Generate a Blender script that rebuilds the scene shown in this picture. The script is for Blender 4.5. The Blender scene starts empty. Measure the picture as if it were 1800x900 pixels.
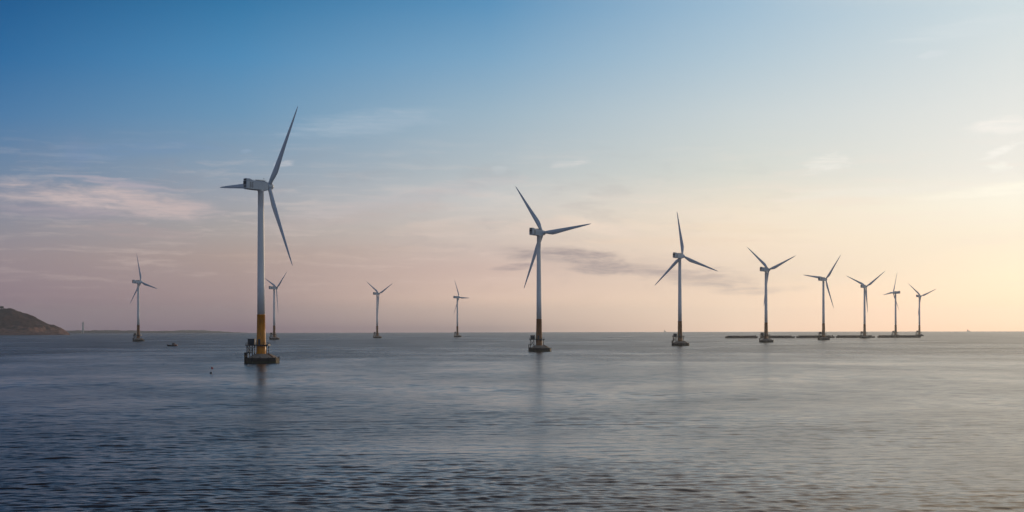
import bpy, bmesh, math, random
import numpy as np
from mathutils import Vector, Matrix, noise as mnoise
R_ = math.radians
S = bpy.context.scene
C = S.collection

# ------------------------------------------------------------------ camera
CAM_H = 17.0
FPX = 2500.0                      # focal length in photo pixels (50 mm on 36 mm)
RE2 = 2 * 7.43e6                  # twice the effective earth radius
cd = bpy.data.cameras.new('camera')
cd.lens = 50; cd.sensor_width = 36; cd.shift_y = 128.7 / 1800
cd.clip_start = 0.5; cd.clip_end = 120000
cam = bpy.data.objects.new('camera', cd); C.objects.link(cam)
cam.location = (0, 0, CAM_H)
cam.rotation_euler = (Matrix.Rotation(R_(90), 4, 'X') @ Matrix.Rotation(R_(-0.127), 4, 'Z')).to_euler()
S.camera = cam

# ------------------------------------------------------------------ look
S.view_settings.view_transform = 'Standard'
S.view_settings.look = 'None'
S.view_settings.exposure = 0
S.view_settings.gamma = 1
S.view_settings.use_curve_mapping = False
S.cycles.use_denoising = True
S.cycles.use_adaptive_sampling = False
S.cycles.max_bounces = 6
S.cycles.volume_bounces = 0
S.cycles.sample_clamp_indirect = 4

SUN_AZ, SUN_EL = 31.0, 8.0        # degrees to the right of the view, above the horizon
sd = bpy.data.lights.new('sun', 'SUN'); sd.energy = 1.3; sd.angle = R_(0.5); sd.color = (1.0, .72, .45)
sun = bpy.data.objects.new('sun', sd); C.objects.link(sun)
_sv = Vector((math.sin(R_(SUN_AZ)) * math.cos(R_(SUN_EL)), math.cos(R_(SUN_AZ)) * math.cos(R_(SUN_EL)), math.sin(R_(SUN_EL))))
sun.rotation_euler = _sv.to_track_quat('Z', 'Y').to_euler()
sun.location = (0, 0, 300)


def lin(c):
    return tuple((v / 255 / 12.92) if v / 255 <= .04045 else ((v / 255 + .055) / 1.055) ** 2.4 for v in c)


# ------------------------------------------------------------------ node helper
class NG:
    def __init__(s, tree):
        s.t = tree; s.n = tree.nodes; s.l = tree.links

    def put(s, sock, v):
        if hasattr(v, 'is_output'):
            s.l.new(v, sock)
        else:
            sock.default_value = v

    def math(s, op, a, b=0.0, c=0.0, clamp=False):
        n = s.n.new('ShaderNodeMath'); n.operation = op; n.use_clamp = clamp
        for i, v in enumerate((a, b, c)):
            s.put(n.inputs[i], v)
        return n.outputs[0]

    def vmath(s, op, a, b=(0, 0, 0), scale=1.0):
        n = s.n.new('ShaderNodeVectorMath'); n.operation = op
        s.put(n.inputs[0], a); s.put(n.inputs[1], b)
        if op == 'SCALE':
            s.put(n.inputs['Scale'], scale)
        return n.outputs['Value'] if op in ('LENGTH', 'DOT_PRODUCT') else n.outputs[0]

    def sep(s, v):
        n = s.n.new('ShaderNodeSeparateXYZ'); s.put(n.inputs[0], v); return n.outputs

    def comb(s, x, y, z=0.0):
        n = s.n.new('ShaderNodeCombineXYZ')
        for i, v in enumerate((x, y, z)):
            s.put(n.inputs[i], v)
        return n.outputs[0]

    def noise(s, vec, scale, detail=3.0, rough=.5, distort=0.0, color=False, lac=2.0):
        n = s.n.new('ShaderNodeTexNoise'); s.put(n.inputs['Vector'], vec)
        n.inputs['Scale'].default_value = scale; n.inputs['Detail'].default_value = detail
        n.inputs['Roughness'].default_value = rough; n.inputs['Distortion'].default_value = distort
        n.inputs['Lacunarity'].default_value = lac
        return n.outputs['Color'] if color else n.outputs[0]

    def rng(s, v, a, b, c=0.0, d=1.0, smooth=False):
        n = s.n.new('ShaderNodeMapRange'); s.put(n.inputs[0], v)
        n.interpolation_type = 'SMOOTHSTEP' if smooth else 'LINEAR'
        for i, q in enumerate((a, b, c, d)):
            s.put(n.inputs[1 + i], q)
        return n.outputs[0]

    def mix(s, f, a, b, mode='MIX'):
        n = s.n.new('ShaderNodeMix'); n.data_type = 'RGBA'; n.blend_type = mode
        s.put(n.inputs[0], f)
        for i, v in ((6, a), (7, b)):
            s.put(n.inputs[i], v if hasattr(v, 'is_output') else (tuple(v) + (1,))[:4])
        return n.outputs[2]

    def ramp(s, f, stops):
        n = s.n.new('ShaderNodeValToRGB'); s.put(n.inputs[0], f)
        e = n.color_ramp.elements
        stops = sorted(stops)
        e[0].position, e[0].color = stops[0][0], tuple(stops[0][1]) + (1,)
        e[1].position, e[1].color = stops[-1][0], tuple(stops[-1][1]) + (1,)
        for p, c in stops[1:-1]:
            q = e.new(p); q.color = tuple(c) + (1,)
        return n.outputs[0]


# ------------------------------------------------------------------ sky
W = bpy.data.worlds.new('World'); S.world = W; W.use_nodes = True
W.node_tree.nodes.clear()
g = NG(W.node_tree)
gen = g.n.new('ShaderNodeTexCoord').outputs['Generated']
dx, dy, dz = g.sep(gen)
az = g.math('MULTIPLY', g.math('ARCTAN2', dx, dy), 57.29578)
el = g.math('MULTIPLY', g.math('ARCSINE', dz), 57.29578)
elp = g.math('SQRT', g.math('DIVIDE', g.math('MAXIMUM', el, 0.0), 90.0))


def col_stops(x, rows, upper):
    ca = math.cos(math.atan((x - 900) / FPX))
    lvl = 578.7 - (x - 900) * .0022
    out = [(math.sqrt(max(0, math.degrees(math.atan((lvl - y) / FPX * ca))) / 90), lin(c)) for y, c in rows]
    return out + [(math.sqrt(e / 90), lin(c)) for e, c in upper]


COLS = [  # sky outside the view is shaped to light the towers and tint the water
    (-180, [(math.sqrt(e / 90), lin(c)) for e, c in ((0, (146, 146, 158)), (6, (162, 168, 184)), (20, (146, 160, 182)), (45, (84, 108, 140)), (90, (44, 70, 108)))]),
    (-80, [(math.sqrt(e / 90), lin(c)) for e, c in ((0, (122, 116, 128)), (4, (140, 136, 148)), (8, (136, 144, 162)), (14, (122, 138, 162)), (40, (60, 86, 118)), (90, (40, 66, 104)))]),
    (-19.8, col_stops(0, [(0, (27, 92, 145)), (100, (45, 108, 160)), (200, (76, 124, 168)), (300, (112, 136, 164)), (350, (134, 140, 158)), (400, (145, 143, 153)), (450, (155, 141, 146)), (520, (148, 127, 137)), (576, (136, 120, 132))],
                      [(14.6, (34, 54, 68)), (17, (40, 40, 50)), (30, (30, 28, 34)), (55, (34, 58, 88)), (90, (44, 70, 108))])),
    (-10.9, col_stops(420, [(0, (48, 118, 166)), (100, (76, 138, 183)), (200, (106, 150, 184)), (300, (142, 160, 178)), (350, (160, 164, 173)), (400, (172, 165, 163)), (450, (178, 158, 151)), (520, (170, 146, 145)), (576, (128, 102, 121))],
                      [(14.6, (72, 82, 94)), (17, (72, 70, 80)), (30, (50, 46, 52)), (55, (38, 64, 94)), (90, (44, 70, 108))])),
    (-.9, col_stops(860, [(0, (86, 145, 188)), (100, (122, 166, 198)), (200, (156, 182, 199)), (300, (182, 192, 197)), (350, (204, 203, 201)), (400, (211, 199, 190)), (470, (215, 189, 178)), (525, (236, 203, 183)), (576, (172, 148, 145))],
                    [(14.8, (134, 136, 140)), (18, (130, 130, 138)), (32, (84, 88, 98)), (60, (44, 72, 106)), (90, (44, 70, 108))])),
    (9.1, col_stops(1300, [(0, (156, 188, 211)), (100, (177, 200, 214)), (200, (201, 212, 215)), (300, (217, 220, 212)), (370, (244, 230, 209)), (420, (251, 230, 205)), (480, (243, 220, 197)), (540, (272, 237, 204)), (576, (272, 231, 198))],
                    [(15, (214, 202, 186)), (20, (220, 208, 202)), (36, (146, 142, 140)), (60, (56, 84, 116)), (90, (44, 70, 108))])),
    (19.4, col_stops(1780, [(0, (206, 220, 225)), (100, (219, 226, 226)), (200, (232, 233, 228)), (300, (243, 239, 229)), (350, (256, 249, 230)), (420, (259, 244, 217)), (480, (274, 250, 214)), (540, (305, 252, 206)), (576, (302, 242, 194))],
                     [(15, (262, 242, 212)), (24, (276, 248, 214)), (40, (184, 168, 154)), (60, (64, 94, 126)), (90, (44, 70, 108))])),
    (45, [(math.sqrt(e / 90), lin(c)) for e, c in ((0, (345, 282, 226)), (2.5, (310, 280, 232)), (5, (300, 280, 236)), (10, (290, 272, 238)), (20, (290, 262, 222)), (40, (170, 174, 176)), (90, (44, 70, 108)))]),
    (90, [(math.sqrt(e / 90), lin(c)) for e, c in ((0, (206, 184, 170)), (6, (206, 198, 190)), (20, (150, 172, 190)), (40, (90, 120, 148)), (90, (44, 70, 108)))]),
    (180, [(math.sqrt(e / 90), lin(c)) for e, c in ((0, (146, 146, 158)), (6, (162, 168, 184)), (20, (146, 160, 182)), (45, (84, 108, 140)), (90, (44, 70, 108)))]),
]
sky = None
for i, (a, stops) in enumerate(COLS):
    r = g.ramp(elp, stops)
    if sky is None:
        sky = r
    else:
        sky = g.mix(g.rng(az, COLS[i - 1][0], a, smooth=True) if abs(a) > 30 else g.rng(az, COLS[i - 1][0], a), sky, r)

# clouds live in the sky itself, as bearings and elevations (degrees)
cv = g.comb(az, g.math('MULTIPLY', el, 3.2))
wrp = g.vmath('SCALE', g.vmath('SUBTRACT', g.noise(cv, .35, 3, .55, color=True), (.5, .5, .5)), scale=2.6)
cvw = g.vmath('ADD', cv, wrp)
n_soft = g.noise(cvw, .42, 6, .58)
cv2 = g.comb(g.math('MULTIPLY', az, .55), g.math('MULTIPLY', el, 6.0), 7.0)
n_streak = g.noise(g.vmath('ADD', cv2, wrp), .55, 6, .6)
n_fine = g.noise(cvw, 1.5, 5, .6)
n_wisp = g.rng(g.noise(g.vmath('ADD', g.comb(g.math('ADD', g.math('MULTIPLY', az, .9), el), g.math('MULTIPLY', el, 8.0), 3.0), g.vmath('SCALE', wrp, scale=.9)), .9, 7, .62), .34, .62, .4, 1.2)


def pxdir(x, y):
    t = (x - 900) / FPX
    return math.degrees(math.atan(t)), math.degrees(math.atan((578.7 - (x - 900) * .0022 - y) / FPX * math.cos(math.atan(t))))


def cloud(base, x, y, rx, ry, rot, color, strength, nz, amp=1.5, lo=.30, hi=.95):
    a0, e0 = pxdir(x, y)
    k = 57.3 / FPX
    u = g.math('SUBTRACT', az, a0); v = g.math('SUBTRACT', el, e0)
    c, s_ = math.cos(R_(rot)), math.sin(R_(rot))
    p = g.math('DIVIDE', g.math('ADD', g.math('MULTIPLY', u, c), g.math('MULTIPLY', v, s_)), rx * k)
    q = g.math('DIVIDE', g.math('SUBTRACT', g.math('MULTIPLY', v, c), g.math('MULTIPLY', u, s_)), ry * k)
    d = g.math('ADD', g.math('MULTIPLY', p, p), g.math('MULTIPLY', q, q))
    f = g.math('POWER', 2.71828, g.math('MULTIPLY', d, -.8))
    val = g.math('ADD', f, g.math('MULTIPLY', g.math('SUBTRACT', nz, .5), amp))
    val = g.math('MULTIPLY', val, g.rng(d, 6.0, 1.5, smooth=True))
    m = g.math('MULTIPLY', g.math('MULTIPLY', g.rng(val, lo, hi, smooth=True), strength), n_wisp)
    return g.mix(m, base, lin(color))


# faint streaks through the whole low band
band = g.math('MULTIPLY', g.rng(el, .3, 3.0, smooth=True), g.rng(el, 8.5, 5.0, smooth=True))
st = g.math('MULTIPLY', g.rng(n_streak, .47, .72, smooth=True), band)
sky = g.mix(g.math('MULTIPLY', st, .38), sky, g.mix(.45, sky, lin((255, 232, 218))), 'MIX')
sd_ = g.math('MULTIPLY', g.math('MULTIPLY', g.rng(n_soft, .5, .30, smooth=True), band), g.rng(az, 14, 4))
sky = g.mix(g.math('MULTIPLY', sd_, .14), sky, lin((150, 138, 146)))
SC = [
    (185, 352, 185, 26, -5, (200, 184, 184), .85, n_soft),
    (290, 366, 95, 20, -4, (200, 182, 180), .55, n_streak),
    (110, 372, 120, 14, -2, (166, 156, 168), .5, n_streak),
    (215, 322, 100, 9, -6, (184, 174, 184), .62, n_streak),
    (230, 408, 120, 14, -2, (178, 160, 160), .5, n_streak),
    (135, 268, 26, 34, 3, (120, 142, 176), .4, n_soft),
    (650, 215, 150, 24, 8, (172, 190, 206), .42, n_streak),
    (260, 262, 160, 18, 5, (112, 146, 184), .3, n_streak),
    (500, 288, 20, 6, 14, (186, 191, 200), .8, n_fine),
    (432, 266, 12, 5, 10, (150, 172, 196), .55, n_fine),
    (1002, 288, 34, 6, 5, (218, 217, 216), .7, n_fine),
    (878, 300, 16, 8, 0, (196, 204, 208), .5, n_fine),
    (600, 380, 200, 22, 8, (196, 182, 178), .5, n_streak),
    (700, 350, 260, 16, 10, (196, 192, 194), .4, n_streak),
    (760, 402, 130, 12, 3, (214, 196, 186), .45, n_streak),
    (560, 445, 200, 14, 3, (190, 168, 158), .35, n_streak),
    (1045, 398, 70, 15, -12, (242, 222, 204), .75, n_soft),
    (935, 398, 80, 14, 4, (226, 208, 196), .6, n_soft),
    (1130, 398, 60, 9, -14, (242, 224, 204), .6, n_streak),
    (1300, 402, 130, 10, -3, (246, 226, 200), .5, n_streak),
    (1180, 425, 180, 10, 0, (240, 216, 192), .4, n_streak),
    (985, 449, 135, 17, -5, (166, 152, 152), .8, n_soft),
    (1085, 470, 130, 13, -2, (176, 160, 157), .8, n_soft),
    (1180, 480, 90, 11, -4, (188, 170, 164), .75, n_soft),
    (905, 470, 46, 8, 5, (172, 154, 154), .75, n_streak),
    (1250, 492, 110, 16, -3, (204, 184, 172), .75, n_soft),
    (1330, 510, 80, 8, 2, (212, 190, 176), .6, n_soft),
    (1455, 288, 42, 16, 10, (238, 236, 228), .95, n_fine),
    (1770, 222, 66, 16, -3, (248, 244, 237), .75, n_soft),
    (1762, 264, 34, 8, 22, (252, 249, 241), .85, n_fine),
    (1757, 293, 20, 9, 0, (250, 248, 237), .75, n_fine),
    (1640, 96, 26, 7, 6, (216, 224, 228), .6, n_fine),
    (1700, 50, 120, 20, 6, (214, 224, 228), .4, n_streak),
    (1800, 330, 160, 14, 4, (260, 254, 236), .7, n_streak),
    (1560, 336, 180, 10, 2, (244, 238, 226), .5, n_streak),
    (1500, 355, 110, 10, 0, (246, 232, 214), .5, n_soft),
]
for a in SC:
    sky = cloud(sky, *a)

# a physically based dusk sky is blended into the tuned colours high overhead
nish = g.n.new('ShaderNodeTexSky'); nish.sky_type = 'NISHITA'; nish.sun_disc = False
nish.sun_elevation = R_(SUN_EL); nish.sun_rotation = R_(SUN_AZ)
nsk = g.vmath('SCALE', nish.outputs[0], scale=.05)
sky = g.mix(g.math('MULTIPLY', g.rng(el, 20, 50, smooth=True), .5), sky, nsk)
bg = g.n.new('ShaderNodeBackground'); g.l.new(sky, bg.inputs[0]); bg.inputs[1].default_value = 1.0
wo = g.n.new('ShaderNodeOutputWorld'); g.l.new(bg.outputs[0], wo.inputs[0])
W.cycles.sampling_method = 'MANUAL'; W.cycles.sample_map_resolution = 1024


# ------------------------------------------------------------------ materials
def mat(name, color, rough=.6, metal=0.0, var=.15, scale=1.0, streak=None, spec=.4, bump=0.0, zs=1.0, tide=False):
    m = bpy.data.materials.new(name); m.use_nodes = True
    k = NG(m.node_tree); b = k.n['Principled BSDF']
    pos = k.n.new('ShaderNodeTexCoord').outputs['Object']
    nz = k.noise(k.vmath('MULTIPLY', pos, (1, 1, zs)), scale, 5, .6)
    c = lin(color) if max(color) > 1 else color
    dark = tuple(v * (1 - var) for v in c); light = tuple(min(.9, v * (1 + var)) for v in c)
    col = k.mix(k.rng(nz, .3, .7), dark, light)
    if streak:
        sc, amt, zsq, th = streak
        n2 = k.noise(k.vmath('MULTIPLY', pos, (1, 1, zsq)), 1.1, 5, .65)
        col = k.mix(k.math('MULTIPLY', k.rng(n2, th, th + .18, smooth=True), amt), col, sc)
    if tide:
        zz = k.math('ADD', k.sep(pos)[2], k.math('MULTIPLY', k.math('SUBTRACT', k.noise(pos, .9, 4, .6), .5), .9))
        col = k.mix(k.rng(zz, 1.15, .75, smooth=True), col, (.020, .026, .012))
    k.l.new(col, b.inputs['Base Color'])
    b.inputs['Roughness'].default_value = rough; b.inputs['Metallic'].default_value = metal
    b.inputs['Specular IOR Level'].default_value = spec
    if bump:
        bn = k.n.new('ShaderNodeBump'); bn.inputs['Distance'].default_value = bump
        k.l.new(k.noise(pos, scale * 2, 5, .6), bn.inputs['Height']); k.l.new(bn.outputs[0], b.inputs['Normal'])
    return m


M_white = mat('tower_paint', (.74, .77, .80), .45, var=.06, scale=.5, streak=((.30, .30, .29), .35, .08, .56), zs=.15)
M_blade = mat('blade_paint', (.52, .60, .70), .4, var=.05, scale=.3)
M_nac = mat('nacelle_shell', (.54, .61, .68), .5, var=.07, scale=.6, streak=((.22, .23, .23), .5, .3, .55))
M_dark = mat('vent_grille', (.05, .06, .075), .6, var=.2, scale=2)
M_yellow = mat('yellow_paint', (.60, .22, .008), .45, var=.12, scale=.6, streak=((.14, .06, .02), .75, .18, .52), zs=.3)
M_ochre = mat('weathered_ochre_paint', (.25, .105, .035), .6, var=.22, scale=.6, streak=((.09, .04, .025), .7, .2, .5), zs=.3)
M_steel = mat('dark_steel', (.018, .021, .028), .55, .2, var=.3, scale=1.5, streak=((.10, .05, .03), .5, .4, .58))
M_box = mat('cabinet_paint', (.03, .045, .06), .55, var=.2, scale=1.5)
M_conc = mat('concrete', (.30, .235, .185), .85, var=.22, scale=.5, streak=((.10, .085, .07), .8, .5, .54), bump=.03)
M_fender = mat('tarred_fender', (.011, .011, .012), .7, var=.4, scale=1.0, tide=True, streak=((.06, .05, .04), .5, .4, .56))
M_hull = mat('black_hull', (.016, .015, .016), .6, var=.4, scale=.4, streak=((.06, .035, .025), .6, .5, .57))
M_load = mat('barge_load', (.022, .019, .018), .9, var=.45, scale=.5, bump=.1)
M_red = mat('red_hull_paint', (.16, .018, .015), .5, var=.3, scale=1.2)
M_cabin = mat('boat_cabin_paint', (.06, .045, .045), .5, var=.2, scale=1.2)
M_glass = mat('dark_glass', (.02, .025, .03), .15, var=.1)
M_flag = mat('pink_flag_cloth', (.55, .13, .12), .8, var=.15, scale=3)
M_pole = mat('bamboo_pole', (.16, .09, .06), .7, var=.2, scale=4)
M_float = mat('black_float', (.012, .012, .016), .6, var=.2)
M_rust = mat('rusty_iron', (.16, .055, .02), .8, var=.3, scale=2)
M_pale = mat('pale_masonry', (.42, .46, .44), .8, var=.15, scale=.2)
M_bark = mat('bark', (.05, .035, .025), .9, var=.3, scale=3)
M_leaf = mat('dark_foliage', (.028, .036, .022), .8, var=.45, scale=.3)
M_bush = mat('shore_woodland', (.026, .026, .036), .9, var=.5, scale=.02)


# ------------------------------------------------------------------ mesh helpers
class MB:
    def __init__(s):
        s.bm = bmesh.new()

    def box(s, x0, x1, y0, y1, z0, z1, m=None):
        v = [s.bm.verts.new((x, y, z)) for z in (z0, z1) for x, y in ((x0, y0), (x1, y0), (x1, y1), (x0, y1))]
        if m is not None:
            for q in v:
                q.co = m @ q.co
        for f in ((3, 2, 1, 0), (4, 5, 6, 7), (0, 1, 5, 4), (1, 2, 6, 5), (2, 3, 7, 6), (3, 0, 4, 7)):
            s.bm.faces.new([v[i] for i in f])
        return s

    def loft(s, rings, caps=True, smooth=True):
        R = [[s.bm.verts.new(p) for p in r] for r in rings]
        n = len(R[0])
        for a, b in zip(R, R[1:]):
            for i in range(n):
                f = s.bm.faces.new((a[i], a[(i + 1) % n], b[(i + 1) % n], b[i])); f.smooth = smooth
        if caps:
            s.bm.faces.new(R[0][::-1]); s.bm.faces.new(R[-1])
        return s

    def lathe(s, prof, n=32, cx=0, cy=0, smooth=True, axis='Z', caps=True):
        rings = []
        for r, z in prof:
            rings.append([((cx + r * math.cos(2 * math.pi * i / n), cy + r * math.sin(2 * math.pi * i / n), z) if axis == 'Z'
                           else (z, r * math.cos(2 * math.pi * i / n), r * math.sin(2 * math.pi * i / n))) for i in range(n)])
        return s.loft(rings, caps, smooth)

    def tube(s, a, b, r, n=8, r2=None):
        a, b = Vector(a), Vector(b)
        q = (b - a).to_track_quat('Z', 'Y')
        r2 = r if r2 is None else r2
        rings = [[tuple(p + q @ Vector((rr * math.cos(2 * math.pi * i / n), rr * math.sin(2 * math.pi * i / n), 0))) for i in range(n)] for p, rr in ((a, r), (b, r2))]
        return s.loft(rings)

    def bevel(s, w, seg=2):
        bmesh.ops.bevel(s.bm, geom=list(s.bm.edges), offset=w, segments=seg, affect='EDGES', clamp_overlap=True)
        return s

    def mesh(s, name, m):
        bmesh.ops.recalc_face_normals(s.bm, faces=s.bm.faces)
        me = bpy.data.meshes.new(name); s.bm.to_mesh(me); s.bm.free(); me.materials.append(m)
        return me

    def build(s, name, m, parent=None):
        o = bpy.data.objects.new(name, s.mesh(name, m)); C.objects.link(o)
        if parent is not None:
            o.parent = parent
        return o


def thing(name, label, cat, loc=(0, 0, 0), rotz=0, group=None):
    o = bpy.data.objects.new(name, None); C.objects.link(o)
    o.empty_display_size = .5
    o.location = loc; o.rotation_euler = (0, 0, rotz)
    o['label'] = label; o['category'] = cat
    if group:
        o['group'] = group
    return o


def children(o):
    return [c for c in bpy.data.objects if c.parent == o]


def copy_tree(o, parent=None):
    c = o.copy(); C.objects.link(c)
    if parent is not None:
        c.parent = parent
    for ch in children(o):
        copy_tree(ch, c)
    return c


def drop(x, y):
    return -(x * x + y * y) / RE2


def at(px, Y, dzv=0.0):
    X = Y * (px - 900) / FPX
    return Vector((X, Y, drop(X, Y) + dzv))


# ------------------------------------------------------------------ sea
WAVE = .0011
WAVE2 = .00095


def build_sea():
    """One sheet curved like the earth: coarse rings to beyond the horizon, real waves near the shore."""
    n = 288
    radii = [0.0]
    r = 8.0
    while r < 3000:
        radii.append(r); r *= 1.05
    while r < 17000:
        radii.append(r); r += 160
    ia = min(i for i, q in enumerate(radii) if q > 88)
    ib = min(i for i, q in enumerate(radii) if q > 1600)
    ra, rb = radii[ia], radii[ib]
    half = 27                                     # coarse segments on each side of north
    ang = np.arange(n) * 2 * np.pi / n
    V = [np.zeros((1, 3))]
    for q in radii[1:]:
        V.append(np.stack([q * np.sin(ang), q * np.cos(ang), np.full(n, -q * q / RE2)], 1))
    V = np.concatenate(V)
    idx = lambda k, a: 1 + (k - 1) * n + (a % n)
    tri = [(0, idx(1, a + 1), idx(1, a)) for a in range(n)]
    quad = []
    for k in range(1, len(radii) - 1):
        for a in range(n):
            sg = a if a < n // 2 else a - n
            if ia <= k < ib and -half <= sg < half:
                continue
            quad.append((idx(k, a), idx(k, a + 1), idx(k + 1, a + 1), idx(k + 1, a)))
    # fine sector
    rows = [ra]
    while rows[-1] < rb:
        rows.append(rows[-1] + .17 * (rows[-1] / 100) ** .9)
    rows[-1] = rb
    rows = np.array(rows)
    nc = half * 2 * 18 + 1
    cols = np.linspace(-half, half, nc) * 2 * np.pi / n
    RR, AA = np.meshgrid(rows, cols, indexing='ij')
    X = RR * np.sin(AA); Y = RR * np.cos(AA)
    Z = np.zeros_like(X)
    rs = np.random.RandomState(5)
    step = np.maximum(.17 * (RR / 100) ** .9, RR * (cols[1] - cols[0]))

    def sines(k, lo, hi, spread, mean=0.0):
        out = []
        for q in range(k):
            lam = lo * (hi / lo) ** rs.rand()
            th = mean + rs.randn() * spread
            out.append((lam, math.sin(th), -math.cos(th), rs.rand() * 2 * np.pi))
        return out
    fade = lambda t: t * t * (3 - 2 * t)
    for lam, ux, uy, p in sines(110, .6, 2.6, .45, .12):     # short ripples close to the shore
        low = np.clip((lam / step - 2.2) / 2, 0, 1)
        Z += WAVE * lam * low * np.sin(2 * np.pi / lam * (X * ux + Y * uy) + p)
    Z *= (1 + .8 * fade(np.clip((300 - RR) / 190, 0, 1))) * fade(np.clip((750 - RR) / 400, 0, 1))
    for lam, ux, uy, p in sines(70, 2.2, 8.5, .38, .1):       # longer wavelets all the way out
        low = np.clip((lam / step - 2.2) / 2, 0, 1)
        Z += WAVE2 * lam * low * np.sin(2 * np.pi / lam * (X * ux + Y * uy) + p)
    for lam, ux, uy, p in sines(10, 14, 38, .3, -.5):        # a low crossing swell
        Z += .0004 * lam * np.sin(2 * np.pi / lam * (X * ux + Y * uy) + p)
    Z += 1.2 * Z * np.abs(Z)
    env = np.zeros_like(X)                        # gusts and calmer patches
    for lam, ux, uy, p in sines(14, 60, 260, 1.2):
        env += np.sin(2 * np.pi / lam * (X * ux + Y * uy) + p)
    env = np.clip(.95 + env / math.sqrt(7) * .15, .5, 1.35)
    env *= fade(np.clip((RR - ra) / 25, 0, 1)) * fade(np.clip((rb - RR) / 600, 0, 1)) * fade(np.clip((cols[-1] - np.abs(AA)) / .05, 0, 1))
    Z = Z * env - RR * RR / RE2
    base = len(V)
    V = np.concatenate([V, np.stack([X, Y, Z], -1).reshape(-1, 3)])
    I = base + np.arange(len(rows) * nc).reshape(len(rows), nc)
    fq = np.stack([I[:-1, :-1], I[:-1, 1:], I[1:, 1:], I[1:, :-1]], -1).reshape(-1, 4)
    quad = np.concatenate([np.array(quad), fq])[:, ::-1]
    tri = np.array(tri)
    loops = np.concatenate([tri.ravel(), quad.ravel()]).astype(np.int32)
    start = np.concatenate([np.arange(len(tri)) * 3, len(tri) * 3 + np.arange(len(quad)) * 4]).astype(np.int32)
    me = bpy.data.meshes.new('sea')
    me.vertices.add(len(V)); me.vertices.foreach_set('co', V.astype(np.float32).ravel())
    me.loops.add(len(loops)); me.loops.foreach_set('vertex_index', loops)
    me.polygons.add(len(start)); me.polygons.foreach_set('loop_start', start)
    me.polygons.foreach_set('use_smooth', np.ones(len(start), bool))
    me.update(calc_edges=True)
    if me.polygons[len(start) // 2].normal.z < 0:
        me.flip_normals()
    me.validate()
    o = bpy.data.objects.new('sea', me); C.objects.link(o); o['kind'] = 'structure'
    m = bpy.data.materials.new('sea_water'); m.use_nodes = True
    k = NG(m.node_tree); b = k.n['Principled BSDF']
    pos = k.n.new('ShaderNodeNewGeometry').outputs['Position']
    x, y, z = k.sep(pos)
    # turn the wave field a little against the line of sight
    ca, sa = math.cos(R_(9)), math.sin(R_(9))
    xr = k.math('ADD', k.math('MULTIPLY', x, ca), k.math('MULTIPLY', y, -sa))
    yr = k.math('ADD', k.math('MULTIPLY', x, sa), k.math('MULTIPLY', y, ca))

    def slope(sx, wl, detail, rough, eps, off):
        def h(ax, ay):
            v = k.comb(k.math('MULTIPLY', k.math('ADD', xr, ax), sx / wl), k.math('MULTIPLY', k.math('ADD', yr, ay), 1 / wl), off)
            return k.noise(v, 1.0, detail, rough, distort=.25)
        h0 = h(0, 0)
        return (k.math('DIVIDE', k.math('SUBTRACT', h(eps, 0), h0), eps / wl), k.math('DIVIDE', k.math('SUBTRACT', h(0, eps), h0), eps / wl))

    s1 = slope(.6, 3.2, 4, .56, .12, 3.0)         # chop, for the open water beyond the modelled waves
    s2 = slope(.8, .8, 3, .55, .03, 11.0)         # ripples everywhere
    big = k.noise(k.comb(k.math('MULTIPLY', xr, 1 / 190), k.math('MULTIPLY', yr, 1 / 260), 2.0), 1.0, 4, .55, .6)
    mid = k.noise(k.comb(k.math('MULTIPLY', xr, 1 / 45), k.math('MULTIPLY', yr, 1 / 75), 5.0), 1.0, 8, .7, .4)
    amp = k.math('ADD', k.rng(big, .36, .62, .55, 1.2, smooth=True), k.rng(mid, .28, .72, -.55, .55))
    outer = k.rng(y, 400, 1100, 0.0, 1.0, smooth=True)
    far = k.rng(y, 420, 1500, 0.0, 1.0, smooth=True)
    A1 = k.math('MULTIPLY', outer, .24)
    A2 = .075
    sx = k.math('MULTIPLY', k.math('ADD', k.math('MULTIPLY', s1[0], A1), k.math('MULTIPLY', s2[0], A2)), amp)
    sy = k.math('MULTIPLY', k.math('ADD', k.math('MULTIPLY', s1[1], A1), k.math('MULTIPLY', s2[1], A2)), amp)
    wx = k.math('ADD', k.math('MULTIPLY', sx, ca), k.math('MULTIPLY', sy, sa))
    wy = k.math('ADD', k.math('MULTIPLY', sx, -sa), k.math('MULTIPLY', sy, ca))
    gn = k.n.new('ShaderNodeNewGeometry').outputs['Normal']
    nrm = k.vmath('NORMALIZE', k.vmath('ADD', gn, k.comb(k.math('MULTIPLY', wx, -1.0), k.math('MULTIPLY', wy, -1.0), 0.0)))
    k.l.new(nrm, b.inputs['Normal'])
    b.inputs['Base Color'].default_value = (.010, .009, .016, 1)
    k.l.new(k.math('ADD', k.rng(amp, .2, 1.6, .16, .26), k.math('ADD', k.math('MULTIPLY', far, .09), k.rng(y, 260, 130, 0.0, .03))), b.inputs['Roughness'])
    b.inputs['IOR'].default_value = 1.333
    me.materials.append(m)
    return o


build_sea()

# ------------------------------------------------------------------ land on the left
def smooth(a, b, t):
    t = max(0, min(1, (t - a) / (b - a))); return t * t * (3 - 2 * t)


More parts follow.
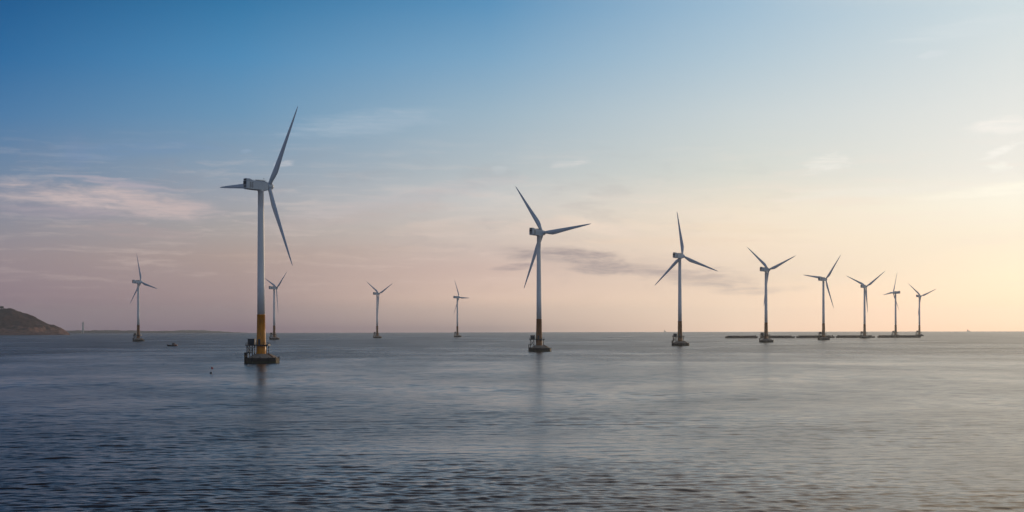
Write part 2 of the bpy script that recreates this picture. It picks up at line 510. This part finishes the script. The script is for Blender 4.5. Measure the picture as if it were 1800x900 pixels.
def headland():
    Y0 = 6200.0
    # ridge height in photo pixels above the shore line, by photo x
    prof = [(-700, 30), (-420, 44), (-200, 52), (-60, 50), (0, 46), (18, 45), (40, 38.5), (62, 30), (82, 20.5), (95, 15.5), (108, 11), (116, 6), (122, 1.2), (128, -3), (200, -8)]
    k = Y0 / FPX

    def ph(p):
        for (a, ha), (b_, hb) in zip(prof, prof[1:]):
            if a <= p <= b_:
                return ha + (hb - ha) * (p - a) / (b_ - a)
        return -8
    bm = bmesh.new()
    nx, ny = 300, 90
    grid = []
    for j in range(ny + 1):
        row = []
        for i in range(nx + 1):
            p = -420 + (200 + 420) * (i / nx)
            v = -1 + 2 * j / ny                      # across the ridge, -1 = the side facing us
            y = Y0 + v * 480
            X = y * (p - 900) / FPX
            hgt = ph(p) * k
            across = max(0, 1 - abs(v) ** 1.5)
            nn = mnoise.fractal(Vector((X / 70, y / 70, 3)), .8, 2.1, 7) * 9 * min(1, max(0, hgt) / 30)
            gul = abs(mnoise.fractal(Vector((X / 140, y / 500, 8)), 1, 2, 4)) * 30 * min(1, max(0, hgt) / 60) * (1 - abs(2 * across - 1))
            h = (hgt * across if hgt > 0 else hgt) - 3 * (1 - across) + (nn - gul) * min(1, across * 3)
            row.append(bm.verts.new((X, y, drop(X, y) + h)))
        grid.append(row)
    for j in range(ny):
        for i in range(nx):
            f = bm.faces.new((grid[j][i], grid[j][i + 1], grid[j + 1][i + 1], grid[j + 1][i])); f.smooth = True
    me = bpy.data.meshes.new('hill'); bm.to_mesh(me); bm.free()
    o = bpy.data.objects.new('hill', me); C.objects.link(o); o['kind'] = 'structure'
    m = bpy.data.materials.new('scrub_and_rock'); m.use_nodes = True
    q = NG(m.node_tree); b = q.n['Principled BSDF']
    pos = q.n.new('ShaderNodeNewGeometry').outputs['Position']
    x, y, z = q.sep(pos)
    n1 = q.noise(pos, 1 / 45, 6, .6); n2 = q.noise(pos, 1 / 14, 5, .65)
    veg = q.mix(q.rng(n2, .35, .7), (.006, .004, .005), (.022, .014, .013))
    dry = q.mix(q.rng(n2, .35, .68), (.022, .010, .009), (.095, .040, .032))
    rock = q.mix(q.rng(n2, .35, .68), (.06, .028, .02), (.34, .17, .125))
    xs = Y0 * (30 - 900) / FPX
    # bare rock and dry slope towards the point, scrub on the high ground
    f1 = q.math('ADD', q.rng(x, xs - 70, xs + 30), q.math('MULTIPLY', q.math('SUBTRACT', n1, .5), 1.6))
    c = q.mix(q.rng(f1, .3, .7, smooth=True), veg, dry)
    low = q.math('ADD', q.rng(z, 50, 14), q.math('MULTIPLY', q.math('SUBTRACT', n1, .5), 2.2))
    c = q.mix(q.math('MULTIPLY', q.rng(low, .35, .8, smooth=True), q.rng(f1, .3, .8, smooth=True)), c, rock)
    q.l.new(c, b.inputs['Base Color']); b.inputs['Roughness'].default_value = .95; b.inputs['Specular IOR Level'].default_value = .1
    me.materials.append(m)
    return ph, k, Y0


ph, khill, YH = headland()


def tree(px, off, h, label):
    X = YH * (px - 900) / FPX
    base = drop(X, YH) + ph(px) * khill + off
    t = thing('hill_tree', label, 'tree', (X, YH - 6, base))
    rnd = random.Random(int(px * 10))
    MB().tube((0, 0, -6), (0, 0, h * .55), h * .05, 8, h * .02).build('trunk', M_bark, t)
    mb = MB()
    for i in range(260):
        u = rnd.gauss(0, 1), rnd.gauss(0, 1), rnd.gauss(0, 1)
        d = Vector(u).normalized() * (rnd.random() ** .4)
        p = Vector((d.x * h * .5, d.y * h * .5, h * .62 + d.z * h * .38))
        s = h * rnd.uniform(.06, .13)
        q = Vector((rnd.gauss(0, 1), rnd.gauss(0, 1), rnd.gauss(0, 1))).to_track_quat('Z', 'Y')
        vs = [mb.bm.verts.new(p + q @ Vector(c)) for c in ((-s, -s * .6, 0), (s, -s * .6, 0), (s * .7, s * .6, 0), (-s * .7, s * .6, s * .2))]
        mb.bm.faces.new(vs)
    mb.build('crown', M_leaf, t)


tree(4, -4, 17, 'dark rounded tree standing highest on the ridge at the left edge of the headland')
tree(17, -4, 9, 'low dark tree on the brow of the headland, between the highest tree and the slope')
tree(94, -3, 8, 'small dark bush alone halfway down the bare slope near the headland point')


def ridge(name, Y0, depth, pts, matr, rough_amp, seed, seg=4.0):
    k = Y0 / FPX
    bm = bmesh.new(); rows = []
    p = pts[0][0]
    while p <= pts[-1][0]:
        for (a, ha), (b_, hb) in zip(pts, pts[1:]):
            if a <= p <= b_:
                h = ha + (hb - ha) * (p - a) / (b_ - a); break
        X = Y0 * (p - 900) / FPX
        z0 = drop(X, Y0)
        nn = mnoise.fractal(Vector((p / 9, seed, 0)), 1, 2, 5) * rough_amp * min(1, h / 2)
        col = []
        for v in range(9):
            t = -1 + v / 4
            a = max(0, 1 - abs(t) ** 2.5)
            jz = mnoise.noise(Vector((p / 5, t * 3, seed))) * rough_amp * .4 * a
            col.append(bm.verts.new((X, Y0 + t * depth, z0 + ((h + nn + jz) * a - .8) * k)))
        rows.append(col); p += seg / 4
    for a, b_ in zip(rows, rows[1:]):
        for v in range(8):
            f = bm.faces.new((a[v], b_[v], b_[v + 1], a[v + 1])); f.smooth = True
    bmesh.ops.recalc_face_normals(bm, faces=bm.faces)
    me = bpy.data.meshes.new(name); bm.to_mesh(me); bm.free(); me.materials.append(matr)
    o = bpy.data.objects.new(name, me); C.objects.link(o); o['kind'] = 'structure'
    return o


ridge('far_shore', 12200, 260, [(60, 5), (118, 6), (128, 5.4), (136, 6.4), (145, 5.4), (155, 6.2), (161, 4.6), (166, 6.2), (205, 6.4), (216, 5.6), (240, 5.8), (252, 4.8), (300, 4.8), (330, 4.6), (360, 4.2), (390, 3.2), (415, 2), (435, 1), (450, .2)], M_bush, 1.0, 4.0)
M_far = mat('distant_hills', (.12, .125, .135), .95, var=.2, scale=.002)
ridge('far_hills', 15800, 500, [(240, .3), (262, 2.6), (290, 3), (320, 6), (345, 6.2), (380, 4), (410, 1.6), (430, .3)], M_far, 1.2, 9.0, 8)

# ------------------------------------------------------------------ far tower on the shore
tp = at(146, 11900)
lt = thing('shore_tower', 'pale slender tapering tower rising from the low wooded far shore', 'tower', tp)
MB().lathe([(9, 0), (8.2, 30), (6.8, 80)], 20).build('shaft', M_pale, lt)
MB().lathe([(9.5, 80), (9.5, 84), (6, 84.2), (5.5, 95), (1, 98)], 20).build('lantern_room', M_pale, lt)

# ------------------------------------------------------------------ wind turbine
HUBZ = 91.0
BR = 45.5


def blade_mesh():
    mb = MB()
    secs = [(0, 2.0, 1.0, 0, 0), (1.4, 2.0, 1.0, 0, 0), (3.2, 2.4, .84, 6, .12), (5.6, 3.2, .60, 6, .30), (8.6, 3.75, .48, 5, .42), (12, 3.6, .42, 4, .42), (17, 3.1, .36, 3, .40), (23, 2.55, .31, 2, .38), (29, 2.05, .28, 1.5, .36), (35, 1.6, .25, 1, .34), (40, 1.15, .22, .5, .32), (43.4, .75, .2, 0, .28), (45.0, .4, .2, 0, .2), (45.5, .12, .2, 0, .1)]
    rings = []
    n = 20
    for r, ch, th, tw, off in secs:
        ring = []
        for i in range(n):
            a = 2 * math.pi * i / n
            cx = math.cos(a); sy = math.sin(a)
            # round at the root, a tapered trailing edge further out
            w = max(0, min(1, (r - 1.4) / 5))
            x = cx * .5 * ch
            y = sy * .5 * ch * th * (1 - w * .55 * max(0, cx) ** 1.2)
            x += off * ch * .55
            q = math.radians(tw)
            ring.append((x * math.cos(q) - y * math.sin(q), x * math.sin(q) + y * math.cos(q), r + .9))
        rings.append(ring)
    mb.loft(rings)
    return mb.mesh('blade', M_blade)


ME = {}


def turbine_meshes():
    # ---- foundation: concrete cone on a round cap
    ME['foundation'] = MB().lathe([(7.6, -4), (7.6, 2.7), (7.3, 3.0), (4.5, 4.5), (3.6, 4.7)], 12, .9, 0, False).mesh('foundation', M_conc)
    f = MB()
    for i in range(12):                          # tarred fender wall of twelve panels
        a = 2 * math.pi * (i + .5) / 12
        m = Matrix.Translation((.9, 0, 0)) @ Matrix.Rotation(a, 4, 'Z')
        f.box(7.65, 8.15, -2.1, 2.1, -3, 2.6 if i % 2 else 2.75, m)
    for i in range(12):
        a = 2 * math.pi * i / 12
        f.tube((.9 + 8.3 * math.cos(a), 8.3 * math.sin(a), -3), (.9 + 8.3 * math.cos(a), 8.3 * math.sin(a), 3.0 if i % 3 else 3.4), .22, 8)
    ME['fender'] = f.mesh('fender', M_fender)
    l = MB()
    la = R_(-38)
    d = Vector((math.cos(la), math.sin(la), 0)); s = Vector((-d.y, d.x, 0))
    for q in (-.35, .35):
        l.tube(Vector((.9, 0, 3.05)) + d * 7.3 + s * q, Vector((.9, 0, 5.0)) + d * 3.7 + s * q, .12, 8)
    for i in range(9):
        t = i / 8
        p = Vector((.9, 0, 3.05 + 1.95 * t)) + d * (7.3 - 3.6 * t)
        l.tube(p - s * .35, p + s * .35, .07, 6)
    ME['access_ladder'] = l.mesh('access_ladder', M_rust)
    # ---- steel below the deck
    ME['yellow_tower_section'] = MB().lathe([(2.62, 4.6), (2.62, 5.0), (2.5, 5.05), (2.42, 9.0), (2.2, 16), (2.06, 24.4), (2.16, 24.45), (2.16, 24.9)], 40).mesh('yellow_tower_section', M_yellow)
    ME['tower'] = MB().lathe([(1.95, 24.9), (1.86, 40), (1.72, 60), (1.56, 78), (1.5, 88.2), (1.75, 88.3), (1.75, 88.9)], 40).mesh('tower', M_white)
    dr = MB()
    dr.box(-.62, .62, -2.62, -2.2, 9.5, 12.3, Matrix.Rotation(R_(-14), 4, 'Z')).bevel(.1, 2)
    ME['door'] = dr.mesh('door', M_dark)
    deck = MB()
    deck.box(-7.3, 4.0, -4.0, 4.0, 9.1, 9.36)
    deck.box(-7.4, 4.1, -4.15, -4.0, 8.9, 9.45).box(-7.4, 4.1, 4.0, 4.15, 8.9, 9.45).box(-7.5, -7.3, -4.15, 4.15, 8.9, 9.45).box(4.0, 4.2, -4.15, 4.15, 8.9, 9.45)
    ME['deck'] = deck.mesh('deck', M_steel)
    r = MB()
    for x in (-7.35, -5.5, -3.6, -1.8, 0.2, 2.1, 4.0):
        for y in (-4.05, 4.05):
            r.tube((x, y, 9.36), (x, y, 10.5), .045, 6)
    for y in (-2, 0, 2):
        for x in (-7.35, 4.0):
            r.tube((x, y, 9.36), (x, y, 10.5), .045, 6)
    for z in (9.95, 10.5):
        for y in (-4.05, 4.05):
            r.tube((-7.35, y, z), (4.0, y, z), .04, 6)
        for x in (-7.35, 4.0):
            r.tube((x, -4.05, z), (x, 4.05, z), .04, 6)
    ME['railing'] = r.mesh('railing', M_steel)
    ME['leg'] = MB().tube((0, 0, 0), (0, 0, 9.1), .22, 10).mesh('leg', M_steel)
    br = MB()
    for y in (-3.4, 3.4):
        br.tube((-6.7, y, 4.3), (-3.9, y, 8.9), .13, 6).tube((-3.9, y, 4.6), (-6.7, y, 8.9), .13, 6).tube((-6.7, y, 6.6), (-3.9, y, 6.6), .1, 6)
    br.tube((-6.7, -3.4, 4.0), (-6.7, 3.4, 8.9), .12, 6).tube((-6.7, 3.4, 4.0), (-6.7, -3.4, 8.9), .12, 6)
    ME['brace'] = br.mesh('brace', M_steel)
    b = MB()
    for y in (-3.2, -1.1, 1.1, 3.2):             # boat landing piles at the left of the cap
        b.tube((-7.9, y, -3), (-7.9, y, 5.4), .25, 10)
    for z in (1.6, 3.4, 5.0):
        b.tube((-7.9, -3.5, z), (-7.9, 3.5, z), .15, 8)
    b.tube((-7.9, -3.2, 5.3), (-5.4, -3.4, 5.3), .13, 6).tube((-7.9, 3.2, 5.3), (-5.4, 3.4, 5.3), .13, 6)
    ME['boat_landing'] = b.mesh('boat_landing', M_fender)
    x = MB().box(-6.6, -3.2, -2.0, 1.6, 9.5, 12.2).bevel(.12, 2)
    for z in (10.2, 10.6, 11.0, 11.4):
        x.box(-6.1, -4.2, -2.08, -1.99, z, z + .16)
    x.box(-6.8, -3.0, -2.2, 1.8, 12.2, 12.42).box(-6.4, -6.2, -1.9, 1.5, 9.36, 9.5).box(-3.6, -3.4, -1.9, 1.5, 9.36, 9.5)
    ME['transformer_cabinet'] = x.mesh('transformer_cabinet', M_box)
    # ---- nacelle, pointing along +X, origin on the tower axis at hub height
    na = MB()
    secs = [(-9.6, 1.62, -2.1, 2.2), (-9.0, 1.72, -2.2, 2.3), (-3, 1.76, -2.45, 2.3), (2.4, 1.76, -2.45, 2.25), (3.4, 1.6, -2.2, 2.05)]
    rings = []
    for X, w, z0, z1 in secs:
        c = .35
        rings.append([(X, -w + c, z0), (X, w - c, z0), (X, w, z0 + c), (X, w, z1 - c), (X, w - c, z1), (X, -w + c, z1), (X, -w, z1 - c), (X, -w, z0 + c)])
    na.loft(rings, smooth=False)
    ME['nacelle'] = na.mesh('nacelle', M_nac)
    h = MB()
    rings = []
    for X, w, z1 in ((-9.5, 1.55, 3.25), (-7.4, 1.55, 3.2), (-6.2, 1.45, 2.9), (-4.6, 1.3, 2.36)):
        rings.append([(X, -w, 2.32), (X, w, 2.32), (X, w - .1, z1 - .25), (X, w - .4, z1), (X, -w + .4, z1), (X, -w + .1, z1 - .25)])
    h.loft(rings, smooth=False)
    ME['cooler_hood'] = h.mesh('cooler_hood', M_nac)
    v = MB()
    v.box(-9.72, -9.58, -1.25, 1.25, .2, 2.0).box(-9.66, -9.52, -1.2, 1.2, 2.45, 3.0)
    for z in (-1.4, -.9, -.4):
        v.box(-9.72, -9.58, -1.1, 1.1, z, z + .3)
    ME['rear_vent'] = v.mesh('rear_vent', M_dark)
    sp = MB()
    for X in (-7.4, -6.2):
        for z in (-1.3, -.8, -.3, .2, .7, 1.2):
            sp.box(X - .45, X + .45, -.045, .045, z, z + .22)
    ME['side_vent'] = sp.mesh('side_vent', M_dark)
    rr = MB()
    rr.box(-3.2, -.4, -.9, .9, 2.33, 2.62).box(.1, 2.2, -.75, .75, 2.33, 2.72)
    for X in (-4.0, -2, 0, 2.3):
        for y in (-1.3, 1.3):
            rr.tube((X, y, 2.28), (X, y, 3.0), .06, 6)
    for y in (-1.3, 1.3):
        rr.tube((-4.0, y, 2.95), (2.3, y, 2.95), .06, 6)
    rr.tube((1.9, 0, 2.7), (1.9, 0, 4.0), .05, 6).box(1.75, 2.05, -.25, .25, 3.8, 4.0)
    ME['roof_hatch'] = rr.mesh('roof_hatch', M_steel)
    hb = MB().lathe([(1.55, 3.45), (1.75, 3.55), (1.85, 4.1), (1.85, 5.8), (1.7, 6.5), (1.3, 7.1), (.75, 7.5), (.2, 7.65)], 32, axis='X')
    ME['hub'] = hb.mesh('hub', M_nac)
    ME['blade'] = blade_mesh()


turbine_meshes()


def part(key, parent, m=None, name=None):
    o = bpy.data.objects.new(name or key, ME[key]); C.objects.link(o); o.parent = parent
    if m is not None:
        o.matrix_local = m
    return o


ME_y2 = ME['yellow_tower_section'].copy(); ME_y2.materials.clear(); ME_y2.materials.append(M_ochre)

# photo x of tower, depth, cosine of the rotor plane to the picture, first blade's clock angle, rotor side, label
TURB = [
    (459.0, 731, .56, 33.5, 1, 'tallest and nearest wind turbine, on a bright yellow base, one blade behind its nacelle', 0),
    (947.5, 1088, .78, 84, 1, 'second tallest wind turbine, brown based, in front of the grey cloud, one blade pointing right', 1),
    (1195.2, 1440, .80, 111, 1, 'third tallest wind turbine, one blade straight up, just left of the first black barge', 1),
    (1346.6, 1777, .75, 70, 1, 'wind turbine with its dark base standing between the first and second black barges', 1),
    (1447.6, 2126, .73, 40, 1, 'slim wind turbine standing in front of the third black barge from the left', 1),
    (1519.8, 2500, .82, 56, 1, 'Y shaped wind turbine standing in front of the fourth black barge', 1),
    (1574.4, 2917, .43, 23, -1, 'only wind turbine whose nacelle points right, behind the fifth and last black barge', 1),
    (1616.2, 3240, .78, 70, 1, 'smallest wind turbine in the row of barges, past the last barge and nearest open horizon', 1),
    (243.2, 2180, .53, 104, 1, 'pale distant wind turbine in front of the wooded shore, small boat at its right', 1),
    (482.0, 2500, .48, 53, 1, 'pale distant wind turbine half behind the rotor of the yellow based turbine', 1),
    (663.0, 2917, .66, 64, 1, 'lone pale Y shaped wind turbine midway between the yellow based and second tallest turbines', 1),
    (804.0, 3250, .51, 93, 1, 'faintest and smallest pale wind turbine, left of the second tallest turbine', 1),
]


def make_turbine(px, Y, c, th, side, label, ochre):
    t = thing('wind_turbine', label, 'wind turbine', at(px, Y), 0, 'wind turbines standing in the sea')
    fo = part('foundation', t)
    part('fender', fo); part('access_ladder', fo)
    sec = part('yellow_tower_section', t)
    if ochre:
        sec.data = ME_y2
        sec.name = 'brown_tower_section'
    part('door', sec)
    part('tower', t)
    pl = part('deck', t, name='platform')
    part('railing', pl); part('brace', pl)
    for x, y, z in ((-6.7, -3.4, 0), (-6.7, 3.4, 0), (-3.9, -3.4, 0), (-3.9, 3.4, 0), (3.3, -3.4, 0), (3.3, 3.4, 0)):
        part('leg', pl, Matrix.Translation((x, y, z)))
    part('boat_landing', t)
    part('transformer_cabinet', t)
    # yaw: the rotor faces away from the camera to the right (or left)
    v = Vector((t.location.x, t.location.y, 0)).normalized(); r = Vector((v.y, -v.x, 0))
    a = r * (math.sqrt(1 - c * c) * side) + v * c
    yaw = math.atan2(a.y, a.x)
    ny = Matrix.Translation((0, 0, HUBZ)) @ Matrix.Rotation(yaw, 4, 'Z')
    na = part('nacelle', t, ny)
    part('cooler_hood', na); part('rear_vent', na)
    part('side_vent', na, Matrix.Translation((0, -1.755, 0))); part('side_vent', na, Matrix.Translation((0, 1.755, 0)))
    part('roof_hatch', na)
    part('hub', t, ny)
    u = Vector((a.y, -a.x, 0))
    if u.dot(r) < 0:
        u = -u
    z = Vector((0, 0, 1))
    hc = Vector((0, 0, HUBZ)) + a * 5.0
    for i in range(3):
        q = math.radians(th + 120 * i)
        b = u * math.sin(q) + z * math.cos(q)
        tr = u * math.cos(q) - z * math.sin(q)
        yv = b.cross(tr)
        m = Matrix((tr, yv, b)).transposed().to_4x4(); m.translation = hc
        part('blade', t, m)
    return t


for a in TURB:
    make_turbine(*a)


# ------------------------------------------------------------------ barges
def make_barge(x0, x1, Y, label, seed):
    k = Y / FPX
    L = (x1 - x0) * k
    p = at((x0 + x1) / 2, Y)
    t = thing('barge', label, 'barge', p, 0, 'long black barges moored in a row')
    rnd = random.Random(seed)
    hl = MB()
    W2 = 6.0
    prof = [(-L / 2, .9, 3.1), (-L / 2 + 3, -.9, 2.9), (L / 2 - 3, -.9, 2.9), (L / 2, .9, 3.1)]
    hl.loft([[(X, -W2, z0), (X, W2, z0), (X, W2, z1), (X, -W2, z1)] for X, z0, z1 in prof], smooth=False)
    n = int(L / 4)
    for i in range(n + 1):
        X = -L / 2 + 1.5 + (L - 3) * i / n
        hl.tube((X, -W2 - .25, .2), (X, -W2 - .25, 2.9), .28, 6)
    hl.build('hull', M_hull, t)
    # two hold coamings heaped with cargo
    gap = rnd.uniform(-.06, .08) * L
    for a, b_ in ((-L / 2 + rnd.uniform(2, 5), gap - 1.2), (gap + 1.2, L / 2 - rnd.uniform(4, 8))):
        co = MB()
        co.box(a, b_, -4.6, -4.3, 2.9, 4.7).box(a, b_, 4.3, 4.6, 2.9, 4.7).box(a - .3, a, -4.6, 4.6, 2.9, 4.8).box(b_, b_ + .3, -4.6, 4.6, 2.9, 4.8)
        q = a + 1
        while q < b_:
            co.tube((q, -4.72, 2.9), (q, -4.72, 4.65), .14, 6); q += 2.5
        ch = co.build('hold_coaming', M_hull, t)
        ld = MB(); rings = []
        m = 24
        for i in range(m + 1):
            X = a + .2 + (b_ - a - .4) * i / m
            e = min(1, 6 * min(i, m - i) / m)
            ring = []
            for s_ in range(9):
                y = -4.25 + 8.5 * s_ / 8
                z = 4.3 + (.6 * (1 - (y / 4.25) ** 2) * e) * (.7 + .5 * mnoise.noise(Vector((X / 4, y / 3, seed))))
                ring.append((X, y, z))
            ring += [(X, 4.25, 3.0), (X, -4.25, 3.0)]
            rings.append(ring)
        ld.loft(rings, smooth=False); ld.build('cargo', M_load, ch)
    bo = MB()
    for X in (-L / 2 + 1.4, L / 2 - 1.4):
        for y in (-4, 4):
            bo.tube((X, y, 2.9), (X, y, 3.8), .28, 8).tube((X, y, 3.8), (X, y, 3.95), .4, 8)
    bo.build('bollards', M_steel, t)
    dh = MB().box(L / 2 - 4.2 if seed % 2 else -L / 2 + 2.2, L / 2 - 2.4 if seed % 2 else -L / 2 + 4.0, -1.6, 1.6, 2.95, 5.3).bevel(.15, 2)
    dh.build('deck_house', M_hull, t)


BARGES = [
    (1275, 1331, 'first black barge from the left, open water on both its sides'),
    (1337, 1396, 'black barge whose left end is hidden behind the dark base of a wind turbine'),
    (1400.5, 1466, 'black barge in the middle of the row of five'),
    (1470, 1537, 'fourth long black barge, with a Y shaped wind turbine at its right half'),
    (1543.5, 1617, 'longest black barge, last in the row on the right'),
]
for i, (a, b_, lb) in enumerate(BARGES):
    make_barge(a, b_, 2600 + i * 10, lb, 3 + i)


# ------------------------------------------------------------------ fishing boat, marker, far ships
def fishing_boat():
    p = at(302.5, 1500)
    t = thing('fishing_boat', 'small dark fishing boat with a red stern on the blue water beside a distant turbine', 'boat', p, R_(4))
    hb = MB(); rings = []
    for X, w, z0, z1 in ((-5.3, .2, .8, 2.1), (-4.6, 1.0, .1, 1.75), (-2.5, 1.6, -.4, 1.3), (1, 1.7, -.4, 1.15), (4, 1.5, -.3, 1.35), (5.2, 1.2, .1, 1.6)):
        rings.append([(X, -w * .5, z0), (X, w * .5, z0), (X, w, z0 + (z1 - z0) * .6), (X, w, z1), (X, -w, z1), (X, -w, z0 + (z1 - z0) * .6)])
    hb.loft(rings, smooth=False).build('hull', M_hull, t)
    st = MB().box(2.6, 5.25, -1.74, 1.74, .55, 1.75).bevel(.1, 2).build('stern_panel', M_red, t)
    ca = MB().box(.2, 3.0, -1.1, 1.1, 1.1, 3.0).box(-.1, 3.3, -1.3, 1.3, 3.0, 3.2).build('cabin', M_cabin, t)
    MB().box(.17, .21, -.9, .9, 2.1, 2.8).box(.6, 2.5, -1.13, -1.09, 2.1, 2.8).box(.6, 2.5, 1.09, 1.13, 2.1, 2.8).build('cabin_window', M_glass, ca)
    MB().tube((3.4, 0, 1.1), (3.4, 0, 4.4), .07, 8).tube((-4.4, 0, 1.7), (-4.4, 0, 3.0), .06, 8).build('mast', M_steel, t)


fishing_boat()
p = at(370.6, 556)
mk = thing('marker_buoy', 'small black fishing marker float with a pole and pinkish red flag', 'buoy', p)
MB().lathe([(.1, -.35), (.42, -.15), (.5, .1), (.42, .4), (.12, .55)], 16).build('float', M_float, mk)
MB().tube((0, 0, .4), (.12, 0, 2.7), .05, 8).build('pole', M_pole, mk)
fl = MB()
rings = []
for i in range(9):
    X = .1 + i * .1; y = .07 * math.sin(i * .9)
    rings.append([(X, y - .01, 1.75 - .02 * i), (X, y + .01, 1.75 - .02 * i), (X, y + .01, 2.65 - .05 * i), (X, y - .01, 2.65 - .05 * i)])
fl.loft(rings, smooth=False).build('flag', M_flag, mk)


def ship(px, Y, L, label):
    t = thing('ship', label, 'ship', at(px, Y), 0)
    MB().loft([[(X, -w, -1), (X, w, -1), (X, w, z), (X, -w, z)] for X, w, z in ((-L / 2, 5, 7), (L * .3, 6, 6.5), (L / 2 - 3, 3, 8), (L / 2, .5, 9))], smooth=False).build('hull', M_hull, t)
    MB().box(-L / 2 + 2, -L / 2 + 10, -4, 4, 7, 17).box(-L / 2 + 4, -L / 2 + 6, -1, 1, 17, 23).build('superstructure', M_box, t)


ship(1702.5, 13800, 28, 'tiny hazy ship on the horizon at far right, beyond the last barge')
ship(1169, 14600, 22, 'tiny hazy ship on the horizon between the second and third tallest turbines')

# ------------------------------------------------------------------ thin sea haze
HZ = 17600.0
hz = MB().box(-HZ, HZ, -HZ, HZ, -HZ * HZ * 2 / RE2 - 5, 260)
hm = bpy.data.materials.new('haze'); hm.use_nodes = True
hm.node_tree.nodes.clear()
k = NG(hm.node_tree)
pv = k.n.new('ShaderNodeVolumePrincipled')
pv.inputs['Color'].default_value = (.76, .86, 1.0, 1)
pv.inputs['Density'].default_value = 4.0e-5
pv.inputs['Anisotropy'].default_value = .6
ho = k.n.new('ShaderNodeOutputMaterial'); k.l.new(pv.outputs[0], ho.inputs['Volume'])
ho_ = hz.build('haze', hm); ho_['kind'] = 'stuff'
